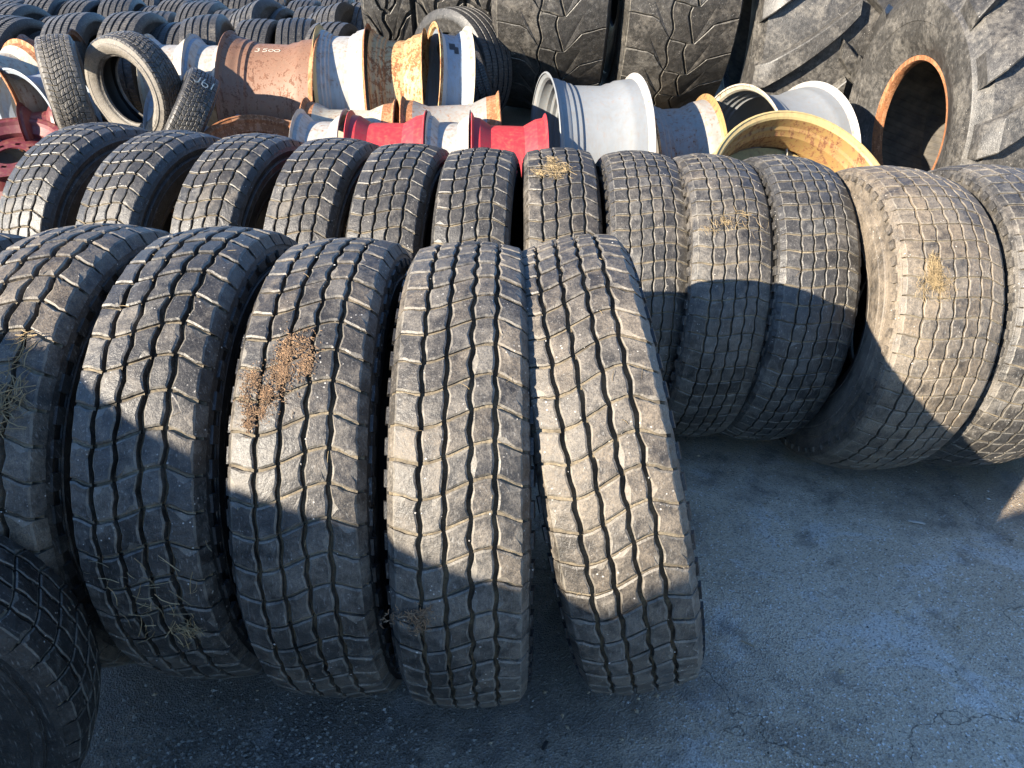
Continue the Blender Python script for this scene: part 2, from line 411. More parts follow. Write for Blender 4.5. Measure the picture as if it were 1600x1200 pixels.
def tyre_matrix(R, loc, yaw, lean, w_, ground=True):
    z = loc[2] if len(loc) > 2 else gz(loc[0], loc[1])
    return T(loc[0], loc[1], z + abs(math.sin(R_(lean))) * w_) @ RZ(R_(yaw)) @ RY(R_(lean))

PLACED = {}
def block_tyre(name, label, key, loc, yaw=0, lean=0, spin=0, dust=.5, brown=.3, bright=.5, scale=1, sidedust=None,
               vis=(-52, 122), cat='tyre', group=None, joined=False, mat4=None, ref=None, groove=None):
    tp = TYPES[key]; ms = tyre_meshes(key); R = tp['R']; rng = random.Random(label)
    m4 = (mat4 if mat4 is not None else tyre_matrix(R * scale, loc, yaw, lean, tp['w'] * scale)) @ Matrix.Diagonal((scale, scale, scale, 1))
    t = thing(name, label, cat, m4, group)
    if ref: PLACED[ref] = (m4, tp)
    C = T(0, 0, R); sd = dust if sidedust is None else sidedust
    base = add('tread_base', ms['tread'], t, C @ RX(R_(spin)))
    if groove: 
        base.material_slots[0].link = 'OBJECT'; base.material_slots[0].material = M[groove]
        base.color = (dust * .6, brown, bright, 1)
    for q, (a_, b_) in enumerate((('side', 'bead'), ('side2', 'bead2'))):
        sw = add('sidewall', ms[a_], t, C @ RX(R_(spin)), (sd, brown, bright)); add('bead', ms[b_], sw, None, (sd * .5, brown, bright))
        if ms['tabs']: add('shoulder_tabs', ms['tabs'][q], sw, None, (sd * .8, brown, bright), kind='stuff')
    add('inner_liner', ms['liner'], t, C)
    v, f, fi = [], [], []
    for i in range(tp['N']):
        ang = (spin + 360 * i / tp['N']) % 360; a = ang if ang < 180 else ang - 360
        single = vis[0] <= a <= vis[1] and not joined
        for k, vs in enumerate(ms['blocks']):
            bv = vs[rng.randrange(len(vs))]; m = RX(-R_(a))
            if single:
                d = rng.uniform(-.10, .10)
                add('tread_block', bv[3], t, C @ m, (max(0, dust + d), brown + rng.uniform(-.2, .2), bright + rng.uniform(-.15, .15)))
            else:
                b0 = len(v); v += [tuple(m @ Vector(q)) for q in bv[0]]; f += [tuple(b0 + q for q in ff) for ff in bv[1]]; fi += bv[2]
    if v:
        add('tread_block_band', mesh('tread_block_band', v, f, ['rubber', 'edge', 'sunlit_dirt'], fi), t, C, (dust, brown, bright), kind='stuff')
    return t

# front row
FR = 'truck tyres standing in the front row'
block_tyre('truck_tyre', 'dusty brownish truck tyre, leftmost of the front row, cut by the left edge', 'deep', (-.955, 1.58, 0), -3, 0, 2, .55, .7, .5, ref='f1', group=FR, sidedust=.4, scale=1.01)
block_tyre('truck_tyre', 'truck tyre second from the left in the front row, grass low in its tread', 'deep', (-.645, 1.55, 0), -2, -1, 5, .42, .35, .5, ref='f2', group=FR, sidedust=.15, scale=1.01)
block_tyre('truck_tyre', 'truck tyre with a brown rotted patch on its tread, middle of the front row', 'drive', (-.355, 1.50, 0), -1, -1, 1, .46, .5, .5, ref='f3', group=FR, sidedust=.1)
block_tyre('truck_tyre', 'upright truck tyre facing straight ahead, second from the right in the front row', 'drive', (-.092, 1.475, 0), 0, 0, 4, .58, .45, .5, ref='f4', group=FR, sidedust=.15)
block_tyre('truck_tyre', 'leaning truck tyre with tan dirt in its grooves, right end of the front row', 'drive', (.322, 1.50, 0), 0, -11.5, 3, .60, .55, .5, ref='f5', group=FR, sidedust=.15)
block_tyre('truck_tyre', 'dark truck tyre top peeping out behind the left end of the front row', 'older', (-1.52, 1.98, 0), 0, 0, 1, .2, .3, .4, group=FR, scale=.91)

# second row
SR = 'truck tyres standing in the second row'
ORD = ['first', 'second', 'third', 'fourth', 'fifth', 'sixth', 'seventh', 'eighth', 'ninth', 'tenth', 'eleventh', 'twelfth', 'thirteenth', 'fourteenth', 'fifteenth', 'sixteenth', 'seventeenth', 'eighteenth', 'nineteenth', 'twentieth', 'twenty-first', 'twenty-second', 'twenty-third', 'twenty-fourth', 'twenty-fifth', 'twenty-sixth', 'twenty-seventh', 'twenty-eighth', 'twenty-ninth', 'thirtieth', 'thirty-first', 'thirty-second', 'thirty-third', 'thirty-fourth']
row2 = [  # x, y, yaw, lean, type, dust, brown, bright, spin, label
 (-1.74, 3.22, -20, 2, 'older', .32, .1, .6, 2, 'truck tyre with large square blocks, left end of the second row'),
 (-1.365, 3.04, -17, 2, 'older', .30, .1, .6, 4, 'truck tyre second from the left in the second row, dark right shoulder'),
 (-1.02, 2.97, -13, 2, 'older', .34, .3, .5, 1, 'truck tyre third from the left in the second row, mud flecked tread'),
 (-.69, 2.88, -10, 2, 'older', .34, .25, .5, 5, 'truck tyre with pale mud splashes, fourth from the left in the second row'),
 (-.395, 2.78, -7, 1, 'older', .30, .25, .5, 3, 'smooth worn truck tyre, fifth from the left in the second row'),
 (-.11, 2.70, -4, 0, 'older', .28, .2, .5, 2, 'truck tyre sixth from the left in the second row, before the red rims'),
 (.165, 2.70, 0, 0, 'older', .36, .45, .5, 4, 'truck tyre with a straw clump on its crown, seventh in the second row'),
 (.405, 2.64, 0, 2, 'worn', .42, .3, .5, 1, 'truck tyre in front of the silver rim, eighth in the second row'),
 (.615, 2.57, 0, 4, 'worn', .48, .45, .5, 3, 'tan dusted truck tyre, ninth in the second row, half in shadow'),
 (.835, 2.54, 1, 6, 'worn', .40, .2, .55, 2, 'truck tyre with a large curved shadow, tenth in the second row'),
 (1.115, 2.35, 2, 7, 'wide', .74, .75, .5, 5, 'light brown truck tyre with straw on its shoulder, eleventh in the second row'),
 (1.445, 2.37, 3, 7, 'wide', .48, .3, .6, 0, 'grey truck tyre right of the brown one, twelfth in the second row'),
 (1.775, 2.41, 3, 7, 'wide', .58, .5, .6, 3, 'truck tyre cut by the right edge, last of the second row'),
]
for i, (x, y, yaw, lean, key, du, br, bt, sp, lab) in enumerate(row2):
    block_tyre('truck_tyre', lab, key, (x, y, 0), yaw, lean, sp, du, br, bt, ref='s%d' % (i + 1), group=SR, vis=(-40, 118))

# corner tyre close to the camera
block_tyre('truck_tyre', 'dark tyre close to the camera, cut by the bottom left corner', 'older', (-1.19, .87, 0), 106, 0, 3, .22, .3, .3, ref='c', scale=.84)

# ------------------------------------------------------------------ loader tyres and lug tyres
def on(x, y): return (x, y, gz(x, y))
BIG = 'big machine tyres standing at the back'
block_tyre('loader_tyre', 'huge grey loader tyre with zigzag groove, left of the pair', 'loader', on(.235, 5.75), 0, 0, 4, .36, .3, .6, group=BIG, groove='rubber')
block_tyre('loader_tyre', 'huge grey loader tyre with zigzag groove, right of the pair', 'loader', on(1.01, 5.75), 0, 0, 9, .38, .3, .6, group=BIG, groove='rubber', scale=1.0)
block_tyre('lug_tyre', 'tall lug tyre, leftmost of the three narrow ones beside the loader tyres', 'lug', on(-.80, 6.2), 0, 0, 3, .36, .3, .5, group=BIG, groove='rubber')
block_tyre('lug_tyre', 'tall lug tyre, middle of the three narrow ones beside the loader tyres', 'lug', on(-.46, 6.2), 0, 0, 8, .36, .3, .5, group=BIG, groove='rubber')
block_tyre('cobble_tyre', 'tall tyre with small knobbly blocks directly left of the loader tyres', 'cobble', on(-.175, 6.2), 0, 0, 3, .36, .3, .5, group=BIG, groove='rubber')

# farm tyres with chevron lugs
def farm_tyre(label, loc, yaw, R, hw, rb, N, lean=0, dust=.6, group=BIG, lug_len=.30, spin=0, bead=None, bright=.55, brown=.2):
    m4 = tyre_matrix(R, loc, yaw, lean, hw); t = thing('farm_tyre', label, 'tyre', m4, group); C = T(0, 0, R)
    Rc = R - .062; s = hw + .05; H = Rc - rb
    tread = [(hw * a, Rc - .05 * abs(a) ** 2.2) for a in (-1, -.8, -.6, -.3, 0, .3, .6, .8, 1)]
    side = [(hw, Rc - .05), (hw + .025, Rc - .09), (s - .008, Rc - .3 * H), (s - .003, Rc - .31 * H), (s, Rc - .42 * H), (s - .002, Rc - .55 * H), (s - .006, Rc - .56 * H), (s - .010, Rc - .64 * H), (s - .03, Rc - .80 * H), (s - .035, Rc - .81 * H), (s - .05, rb + .035), (s - .055, rb + .03)]
    beadp = [(s - .055, rb + .03), (s - .058, rb + .008), (s - .075, rb), (s - .10, rb + .004)]
    inner = [(s - .10, rb + .004), (s - .06, rb + .08), (s - .03, Rc - .42 * H), (hw - .02, Rc - .10), (hw * .5, Rc - .045)]; inner += [(-x, r) for x, r in reversed(inner)]
    def lm(nm, prof, mat):
        v, f = lathe(prof, 112, closed=False); return mesh(nm, v, f, [mat], smooth=True, sharp=35)
    col = (dust, brown, bright)
    add('tread_base', lm('tread_base', list(reversed(tread)), 'rubber'), t, C, col)
    s1 = add('sidewall', lm('sidewall', list(reversed(side)), 'rubber'), t, C, col); s2 = add('sidewall', lm('sidewall', [(-x, r) for x, r in side], 'rubber'), t, C, col)
    bm = bead or 'rubber'
    add('bead', lm('bead', list(reversed(beadp)), bm), s1, None, col); add('bead', lm('bead', [(-x, r) for x, r in beadp], bm), s2, None, col)
    # fine ribs moulded inside
    v, f = lathe(list(reversed(inner)), 112, closed=False); add('inner_liner', mesh('inner_liner', v, f, ['liner_ribbed']), t, C)
    # one lug, two hands
    for sgn in (1, -1):
        path = []
        for i in range(9):
            q = i / 8; x = -.03 + q * (hw + .065); u = lug_len * (q ** .85)
            path.append((x, u, q))
        v, f = [], []
        for x, u, q in path:
            wd = .048 + .034 * q
            xs = min(x, hw + .02); rbase = Rc - .05 * min(1.0, abs(xs / hw)) ** 2.2
            over = max(0, x - hw); rt = rbase + .066 - over * 1.7; rl = rbase - .02 - over * 2.2
            for du, r in ((-wd - .012, rl), (-wd, rt - .006), (-wd + .008, rt), (wd - .008, rt), (wd, rt - .006), (wd + .012, rl)):
                a = (u + du) / R; v.append((sgn * x, -r * math.cos(a), -r * math.sin(a)))
        n = 6
        for i in range(8):
            for j in range(5): f.append((i * n + j, i * n + j + 1, (i + 1) * n + j + 1, (i + 1) * n + j))
        f += [tuple(range(6)), tuple(range(8 * n, 9 * n))]
        if sgn > 0: f = [tuple(reversed(q)) for q in f]
        me = mesh('lug', v, f, ['rubber'], smooth=True, sharp=35)
        for i in range(N):
            a = spin + 360 * (i + (.5 if sgn < 0 else 0)) / N
            add('lug', me, t, C @ RX(R_(a)), col)
    return t
def ribbed():
    m, nt, bs = new_mat('ribbed_liner'); b = NB(nt)
    t = b.n('ShaderNodeTexCoord'); sx = b.n('ShaderNodeSeparateXYZ'); b.l(t.outputs['Object'], sx.inputs[0])
    a = b.math('ARCTAN2', sx.outputs[2], sx.outputs[1])
    wv = b.math('SINE', b.math('ADD', b.math('MULTIPLY', a, 110), b.math('MULTIPLY', sx.outputs[0], 60)))
    c = b.mix(b.ramp(b.noise(b.pos(), 12, 5), .35, .7), (.035, .032, .03), (.10, .085, .065))
    b.l(c, bs.inputs['Base Color']); bs.inputs['Roughness'].default_value = .8
    b.l(b.bump(b.ramp(wv, .6, .95), .8, .004), bs.inputs['Normal']); return m
M['liner_ribbed'] = ribbed()
farm_tyre('huge farm tyre with curved chevron lugs between the loader tyres and the hollow one', on(2.0, 5.75), -4, 1.04, .45, .44, 15, dust=.40, lug_len=.42, spin=3)
farm_tyre('huge hollow farm tyre on the right showing its rusty bead and dark inside', on(2.32, 4.0), 2, .79, .32, .32, 14, dust=.42, lug_len=.36, bead='rust', spin=7)

# unseen loader tyres, added and sized left of the camera to shade the yard
for i in range(5):
    block_tyre('loader_tyre', 'loader tyre in the line left of the yard, %s from its far end' % ORD[i], 'loader', (-2.52 + .21 * i, .12 - .70 * i, 0), 107, 0, 3 * i, .5, .3, .7, joined=True, scale=(.93, .93, 1.09, 1.1, 1.1)[i], group='unseen loader tyres added to shade the yard', groove='rubber')

# ------------------------------------------------------------------ car tyres
def car_profile(R, hw, rb, nr=4):
    s = hw + .014; tr = []
    xs = [-.62, -.22, .22, .62][:nr]
    pts = [(-1.0, 0)]
    for x in xs: pts += [(x - .075, 0), (x - .06, -.007), (x + .06, -.007), (x + .075, 0)]
    pts.append((1.0, 0))
    tread = [(x * hw, R - .009 * x * x + d) for x, d in pts]
    H = R - rb
    side = [(hw, R - .009), (hw + .006, R - .022), (hw + .010, R - .035), (s, R - .42 * H), (s - .002, R - .5 * H), (s - .004, R - .52 * H), (s - .007, R - .72 * H), (s - .016, rb + .012), (s - .022, rb), (s - .036, rb + .003)]
    inner = [(s - .036, rb + .003), (s - .02, R - .6 * H), (hw - .005, R - .04), (hw * .5, R - .026)]; inner += [(-x, r) for x, r in reversed(inner)]
    return tread, side, inner
CARM = {}
def car_meshes(R, hw, rb):
    k = (R, hw, rb)
    if k in CARM: return CARM[k]
    tr, sd, inn = car_profile(R, hw, rb)
    def lm(nm, prof, mat, sh):
        v, f = lathe(prof, 64, closed=False); return mesh(nm, v, f, [mat], smooth=True, sharp=sh)
    CARM[k] = (lm('tread', list(reversed(tr)), 'car_rubber', 30), lm('sidewall', list(reversed(sd)), 'rubber', 40), lm('sidewall', [(-x, r) for x, r in sd], 'rubber', 40), lm('inner_liner', list(reversed(inn)), 'liner', 60))
    return CARM[k]
def car_tyre(label, m4, size=(.325, .098, .205), dust=.4, brown=.2, bright=.6, group=None, name='car_tyre', center=True):
    t = thing(name, label, 'tyre', m4, group); a, b, c, d = car_meshes(*size); C = T(0, 0, size[0]) if center else Matrix()
    add('tread', a, t, C, (dust, brown, bright)); add('sidewall', b, t, C, (dust, brown, bright)); add('sidewall', c, t, C, (dust, brown, bright)); add('inner_liner', d, t, C)
    return t
rng = random.Random(5)
SIZES = [(.325, .098, .205), (.30, .088, .185), (.345, .106, .215), (.325, .112, .22)]
FG = 'car tyres standing in rows in the field behind'
for r in range(5):
    x = -4.1 - .9 * r * .6; i = 0
    y0 = 5.0 + .74 * r
    while x < -.95 + (.12 * r if r < 4 else .9):
        sz = SIZES[rng.randrange(4)]
        y = y0 + .07 * (x + 2.2) + rng.uniform(-.09, .09)
        lab = 'ribbed car tyre, %s from the left, %s row of the tyre field' % (ORD[i] if i < len(ORD) else 'number', ORD[r])
        car_tyre(lab, T(x, y, gz(x, y) - .01 + rng.uniform(-.015, .02)) @ RZ(R_(rng.uniform(-11, 9))) @ RY(R_(rng.choice((0, 0, 1)) * rng.uniform(-10, 10))) @ T(0, 0, 0), sz, rng.uniform(.12, .40), rng.uniform(.1, .4), rng.uniform(.35, .7), FG)
        x += 2 * sz[1] + rng.choice((.018, .03, .03, .05, .09)); i += 1
# single larger tyres lying against the field
def tilted(c, axis, R, roll=0):
    """matrix whose local x axis points along axis, wheel centre at c"""
    q = Vector(axis).normalized().to_track_quat('X', 'Z').to_matrix().to_4x4()
    return T(*c) @ q
big = (.44, .12, .27)
car_tyre('dark hollow tyre open to the left beside the tall lug tyres', tilted((-.33, 5.15, gz(-.33, 5.15) + .35), (.68, .73, 0), .44), (.36, .11, .22), .3, .2, .5, center=False)
car_tyre('small tyre on the ground under the hollow tyre beside the loader tyres', tilted((-.28, 4.95, gz(-.3, 4.9) + .30), (1, .2, .3), .3), (.30, .10, .19), .2, .2, .4, center=False)
car_tyre('larger tyre leaning over the tyre field behind the brown rim', tilted((-1.62, 5.62, 1.04), (.9, -.25, .35), .4), (.36, .11, .22), .45, .2, .6, center=False)
car_tyre('larger tyre leaning over the tyre field behind the yellow rusty rim', tilted((-1.12, 5.62, 1.02), (.95, -.2, .3), .4), (.36, .11, .22), .4, .2, .6, center=False)
# three tyres thrown on the rims at the left
block_tyre('car_tyre', 'car tyre standing tread forward among the rims at the left', 'winter', None, mat4=tilted((-2.19, 3.98, 1.03), (.87, .42, .05), .3) @ T(0, 0, -.335 * .80), dust=.6, brown=.3, bright=.6, joined=True, scale=.80)
block_tyre('car_tyre', 'hollow car tyre with a sunlit pale sidewall, leaning at the left', 'winter', None, mat4=tilted((-1.895, 4.05, 1.045), (.40, .90, .12), .3) @ T(0, 0, -.335 * .78), dust=.4, brown=.3, bright=.5, sidedust=1.2, joined=True, scale=.78)
TC = tilted((-1.59, 3.86, .93), (.80, .30, -.55), .3)
block_tyre('car_tyre', 'tipped car tyre with chalk marks, behind the second row at the left', 'winter', None, mat4=TC @ T(0, 0, -.335 * .72), dust=.25, brown=.3, bright=.45, joined=True, scale=.72, ref='tc')

# ------------------------------------------------------------------ wheel rims
def rim_profile(R, W, kind):
    if kind == 'wide':
        k_ = .66; p = [(-.5, .004), (-.492, .006), (-.482, 0), (-.468, -.022), (-.44, -.034), (-.37, -.040), (-.345, -.052), (-.30, -.055), (-.275, -.068), (-.235, -.070), (-.215, -.085), (.13, -.088), (.19, -.070), (.24, -.066), (.28, -.050), (.34, -.044), (.44, -.034), (.468, -.022), (.482, 0), (.492, .006), (.5, .004)]; p = [(a, d * k_ if d < 0 else d) for a, d in p]
    elif kind == 'drop':
        p = [(-.5, .003), (-.49, .006), (-.478, 0), (-.46, -.024), (-.38, -.032), (-.33, -.050), (-.24, -.082), (.20, -.086), (.28, -.060), (.36, -.036), (.46, -.024), (.478, 0), (.49, .006), (.5, .003)]; p = [(a, d * .62 if d < 0 else d) for a, d in p]
    else:
        p = [(-.5, .003), (-.488, .005), (-.47, 0), (-.45, -.02), (-.36, -.03), (-.30, -.045), (.30, -.045), (.36, -.03), (.45, -.02), (.47, 0), (.488, .005), (.5, .003)]
    return [(x * W, R + d) for x, d in p]
def rim(label, c, axis, R, W, kind, mat, flange=None, flange2=None, disc=None, name='wheel_rim', group='loose wheel rims', seg=72):
    t = thing(name, label, 'wheel rim', tilted(c, axis, R), group)
    p = rim_profile(R, W, kind); n = len(p); th = .007
    def shell(nm, pts, m):
        inner = [(x, r - th) for x, r in reversed(pts)]
        v, f = lathe(list(reversed(pts + inner)), seg); return add(nm, mesh(nm, v, f, [m], smooth=True, sharp=28), t)
    k = 5
    shell('flange', p[:k], flange or mat); b = shell('barrel', p[k - 1:n - k + 1], mat); shell('flange', p[n - k:], flange2 or flange or mat)
    if disc:
        dm, off, hub, nh, dep = disc
        Rd = R - .057 if kind != 'flat' else R - .05
        pr = [(off * W, Rd), (off * W + dep * .15, Rd * .86), (off * W + dep * .75, Rd * .74), (off * W + dep, Rd * .62), (off * W + dep, Rd * .54), (off * W + dep, Rd * .46), (off * W + dep * .95, hub)]
        pr2 = [(x - .008, r) for x, r in reversed(pr)]
        sg = nh * 6
        v, f = lathe(list(reversed(pr + pr2)), sg, skip=lambda i, kk: i % 6 in (0, 1) and kk in (8, 4))
        d = add('disc', mesh('disc', v, f, [dm], smooth=True, sharp=30), t)
    return t
# painted row behind the second row of tyres
rim('white wheel rim with a rusty square patch, left end of the painted row', (-.90, 3.74, .70), (1, 0, 0), .285, .22, 'drop', 'offwhite')
rim('red wheel rim, left of the two red ones', (-.58, 3.70, .71), (1, .02, 0), .275, .36, 'drop', 'red', flange='red')
rim('white wheel rim wedged between the two red ones', (-.29, 3.72, .695), (1, 0, .02), .285, .20, 'drop', 'offwhite')
rim('red wheel rim, right of the two red ones beside the silver rim', (-.02, 3.68, .69), (1, .04, -.02), .285, .35, 'drop', 'red')
rim('cream wheel rim with rusty flanges behind the white one', (-.82, 4.02, .73), (1, .05, -.02), .265, .46, 'drop', 'cream', flange='rust')
rim('grey tan wheel rim with a rusty flange behind the red ones', (-.30, 4.08, .735), (1, .03, .05), .275, .50, 'drop', 'grey', flange='rust')
rim('wide silver wheel rim behind the second row of tyres', (.385, 3.98, .72), (1, .16, -.03), .40, .46, 'wide', 'silver', flange='silver', flange2='offwhite')
rim('dark and yellow wheel rim right of the silver rim', (.88, 4.2, .62), (1, .12, .05), .36, .36, 'wide', 'grey', flange='rustyellow', flange2='yellow')
rim('white wheel rim lying open behind the large yellow one', (1.42, 4.22, .66), (1, .42, -.02), .385, .48, 'wide', 'silver', flange='cream', flange2='offwhite')
rim('large yellow wheel rim tipped towards the camera', (1.30, 3.46, .53), (.20, -.62, .56), .49, .28, 'wide', 'yellow', flange='paleyellow', flange2='paleyellow', disc=('paleyellow', -.3, .12, 8, .05))
# upper row at the back
RB = (-1.295, 4.5, .895)
rim('large rust brown wheel rim with chalked figures', RB, (1, .03, -.03), .375, .50, 'wide', 'brown', flange='brown', flange2='rust', name='wheel_rim')
rim('tall white and grey wheel rim right of the brown one', (-.92, 4.58, .93), (1, .05, .02), .375, .27, 'wide', 'offwhite', flange='paleyellow', flange2='rust')
rim('rust streaked yellow wheel rim in the upper row', (-.625, 4.62, .93), (1, .02, .02), .35, .29, 'wide', 'rustyellow', flange='rustyellow')
rim('pale blue and white wheel rim at the right end of the upper row', (-.39, 4.64, .94), (1, .25, -.15), .365, .19, 'drop', 'lightblue', flange='rustyellow', flange2='cream')
rim('white wheel rim left of the brown one', (-1.68, 4.62, .95), (1, .03, 0), .30, .20, 'drop', 'offwhite', flange='lightblue')
rim('white wheel rim with a cream flange, behind the hollow car tyre', (-1.93, 4.66, .95), (1, .1, 0), .30, .24, 'drop', 'offwhite', flange='cream')
rim('pale blue wheel rim under the white ones left of the brown rim', (-1.72, 4.25, .74), (1, .02, 0), .30, .30, 'drop', 'lightblue')
rim('small pale blue wheel rim half hidden at the foot of the brown rim', (-1.52, 4.08, .66), (1, .1, .05), .24, .22, 'drop', 'lightblue')
rim('rusty wheel rim lying flat behind the third tyre of the second row', (-1.22, 3.74, .70), (.25, -.45, .75), .30, .16, 'drop', 'rust')
rim('rusty wheel rim lying flat behind the second tyre of the second row', (-1.45, 3.76, .69), (-.15, -.35, .85), .28, .14, 'drop', 'brown', flange='rust')
# left edge cluster
rim('rusty beige wheel rim at the left edge, open towards the camera', (-2.66, 4.25, .96), (.5, .85, .05), .28, .26, 'drop', 'cream', flange='rust', disc=('grey', .1, .07, 6, .03))
rim('rusted wheel rim topmost at the left edge', (-2.52, 4.55, .98), (1, .25, .1), .29, .26, 'drop', 'rust', flange='brown')
rim('pale blue wheel rim at the left beside the standing car tyre', (-2.43, 4.15, .90), (.45, .88, .1), .25, .24, 'drop', 'lightblue', flange='lightblue')
rim('white wheel rim low at the left edge above the maroon one', (-2.66, 4.02, .74), (.55, .35, .75), .20, .16, 'drop', 'lightblue')
rim('maroon wheel rim lying face up at the left edge', (-2.42, 3.74, .755), (.08, -.36, .93), .25, .16, 'drop', 'maroon', disc=('maroon', .05, .07, 8, .02))
rim('small maroon wheel rim behind the face up one', (-2.38, 4.02, .84), (.9, .3, .1), .15, .16, 'drop', 'maroon')
# dark tyres lying flat at the left edge
for i, (x, y, z) in enumerate(((-2.34, 3.58, .36), (-2.40, 3.52, .52))):
    car_tyre('dark tyre lying flat at the left edge, %s of two under the maroon rim' % ('lower' if i == 0 else 'upper'), tilted((x, y, z), (.05, -.05, 1), .3), (.33, .08, .2), .15, .2, .3, center=False)

# odd marks on two rims
def part_of(o, nm): return [c for c in o.children if c.name.startswith(nm)][0]
def rim_of(start): return [o for o in COL.objects if o.get('label', '').startswith(start)][0]
def patch(parent, r, x0, x1, a0, a1, mat, nm, n=6, cut=None):
    v, f = [], []
    for i in range(n + 1):
        a = R_(a0 + (a1 - a0) * i / n)
        for j in range(n + 1):
            x = x0 + (x1 - x0) * j / n
            v.append((x, -(r + .0015) * math.cos(a), (r + .0015) * math.sin(a)))
    for i in range(n):
        for j in range(n):
            if cut and cut(i, j): continue
            k = i * (n + 1) + j; f.append((k, k + 1, k + n + 2, k + n + 1))
    add(nm, mesh(nm, v, f, [mat], smooth=True), part_of(parent, 'barrel'))
patch(rim_of('white wheel rim with a rusty square'), .285 - .0520, -.055, .005, 22, 38, 'rust', 'rust_patch', cut=lambda i, j: i > 3 and j > 3)
patch(rim_of('pale blue and white wheel rim'), .365 - .0525, -.03, .02, 48, 62, 'black', 'dark_hole_patch', cut=lambda i, j: (i < 2 and j < 3) or (i > 3 and j > 3))  # flat black patch painted in place of a dark hole in the rim
# chalk figures on the brown rim and the tipped tyre
def stroke_mesh(lines, mapf, rad):
    v, f = [], []
    for ln in lines:
        b0 = len(v)
        for i, (x, y) in enumerate(ln):
            a = ln[max(0, i - 1)]; c = ln[min(len(ln) - 1, i + 1)]; d = Vector((c[0] - a[0], c[1] - a[1])); d = d / max(d.length, 1e-6) * rad
            v += [mapf(x - d.y, y + d.x, 0), mapf(x, y, rad * .5), mapf(x + d.y, y - d.x, 0)]
        for i in range(len(ln) - 1):
            k = b0 + 3 * i; f += [(k, k + 1, k + 4, k + 3), (k + 1, k + 2, k + 5, k + 4)]
    return v, f
def arc(cx, cy, rx, ry, a0, a1, n=10): return [(cx + rx * math.cos(R_(a0 + (a1 - a0) * i / n)), cy + ry * math.sin(R_(a0 + (a1 - a0) * i / n))) for i in range(n + 1)]
fig = [arc(0, .75, .3, .25, 150, -80, 8) + arc(0, .25, .33, .27, 80, -150, 8),
       [(1.45, 1.0), (.95, .95), (.92, .55)] + arc(1.1, .28, .33, .3, 110, -140, 8),
       arc(2.05, .42, .34, .36, 90, 450, 14), arc(2.95, .40, .40, .34, 90, 450, 14)]
rimobj = [o for o in COL.objects if o.get('label') == 'large rust brown wheel rim with chalked figures'][0]
rr = .375 - .0875 * .66 + .0005
def mp(x, y, h):
    a = R_(66) + (y * .036) / rr; r = rr + .0015 + h
    return (-.075 + x * .036, -r * math.cos(a), r * math.sin(a))
v, f = stroke_mesh(fig, mp, .10 * .9)
def mp2(x, y, h):
    a = R_(66) + (y * .036) / rr; r = rr + .0012 + h * .01
    return (-.075 + x * .036, -r * math.cos(a), r * math.sin(a))
v, f = stroke_mesh(fig, mp2, .055)
o = add('chalk_mark', mesh('chalk_mark', v, f, ['chalk']), part_of(rimobj, 'barrel')); o['label'] = 'chalked number 3500'
tyobj = [o for o in COL.objects if o.get('label', '').startswith('tipped car tyre')][0]
fig2 = [[(-.1, .2), (.1, .05), (.3, .2), (.35, .9)], [(.75, 1.0), (.6, .5)] + arc(.85, .25, .25, .25, 180, -180, 10), [(1.5, 1.1), (1.4, .1)]]
def mp3(x, y, h):
    Rr = .335; a = R_(52) + (y * .075) / Rr; r = Rr + .0006 + h * .01
    return (-.055 + x * .075, -r * math.cos(a), r * math.sin(a))
v, f = stroke_mesh(fig2, mp3, .05)
o = add('chalk_mark', mesh('chalk_mark', v, f, ['chalk']), part_of(tyobj, 'tread_block_band')); o['label'] = 'chalk strokes'

# ------------------------------------------------------------------ straw, litter and grit
def fibres(rng, n, spread, length, rad, curl=.4, up=.3):
    v, f = [], []; cl = [(rng.gauss(0, spread[0]), rng.gauss(0, spread[1]), rng.uniform(.15, .8)) for _ in range(9)]
    for _ in range(n):
        q = rng.choice(cl) if n > 3 else (0, 0, 1)
        c = Vector((q[0] + rng.gauss(0, spread[0] * q[2]), q[1] + rng.gauss(0, spread[1] * q[2]), abs(rng.gauss(0, spread[2])) + rad))
        a = rng.uniform(0, 2 * math.pi); d = Vector((math.cos(a), math.sin(a), rng.uniform(-.15, up)))
        L = length * rng.uniform(.4, 1.3); bend = Vector((-d.y, d.x, rng.uniform(-.4, .3))) * rng.uniform(-curl, curl)
        b0 = len(v); r = rad * rng.uniform(.6, 1.3); pn = Vector((-d.y, d.x, 0)).normalized()
        for i in range(4):
            t = i / 3 - .5; p = c + d * L * t + bend * L * (t * t); p.z = max(p.z, rad)
            w_ = r * (1 - .5 * abs(t))
            v += [tuple(p + pn * w_), tuple(p - pn * w_), tuple(p + Vector((0, 0, 1)) * w_ * 1.4)]
        for i in range(3):
            k = b0 + 3 * i
            for j in range(3): f.append((k + j, k + (j + 1) % 3, k + 3 + (j + 1) % 3, k + 3 + j))
    return v, f
def surf(ref, x, deg, lift=0.0):
    """matrix on the tread of a placed tyre: z = outward, x = across the tread"""
    m4, tp = PLACED[ref]; xn = x * tp['w']; r = tp['R'] - tp['crown'] * x * x + lift
    return m4 @ T(0, 0, tp['R']) @ RX(-R_(deg)) @ T(xn, -r, 0) @ RX(R_(90)), tp
def tuft(ref, x, deg, label, mat, n, spread, length, rad, seed, up=.3, curl=.4):
    m, tp = surf(ref, x, deg); v, f = fibres(random.Random(seed), n, spread, length, rad, curl, up)
    # bend the patch round the tread
    R = tp['R']; v = [(a, (R + c) * math.sin(b / R), (R + c) * math.cos(b / R) - R) for a, b, c in v]
    o = add('straw_tuft' if mat == 'straw' else 'rotted_wood_patch', mesh('straw_tuft', v, f, [mat]), None, m, label=label, cat='straw' if mat == 'straw' else 'wood fibre')
    return o
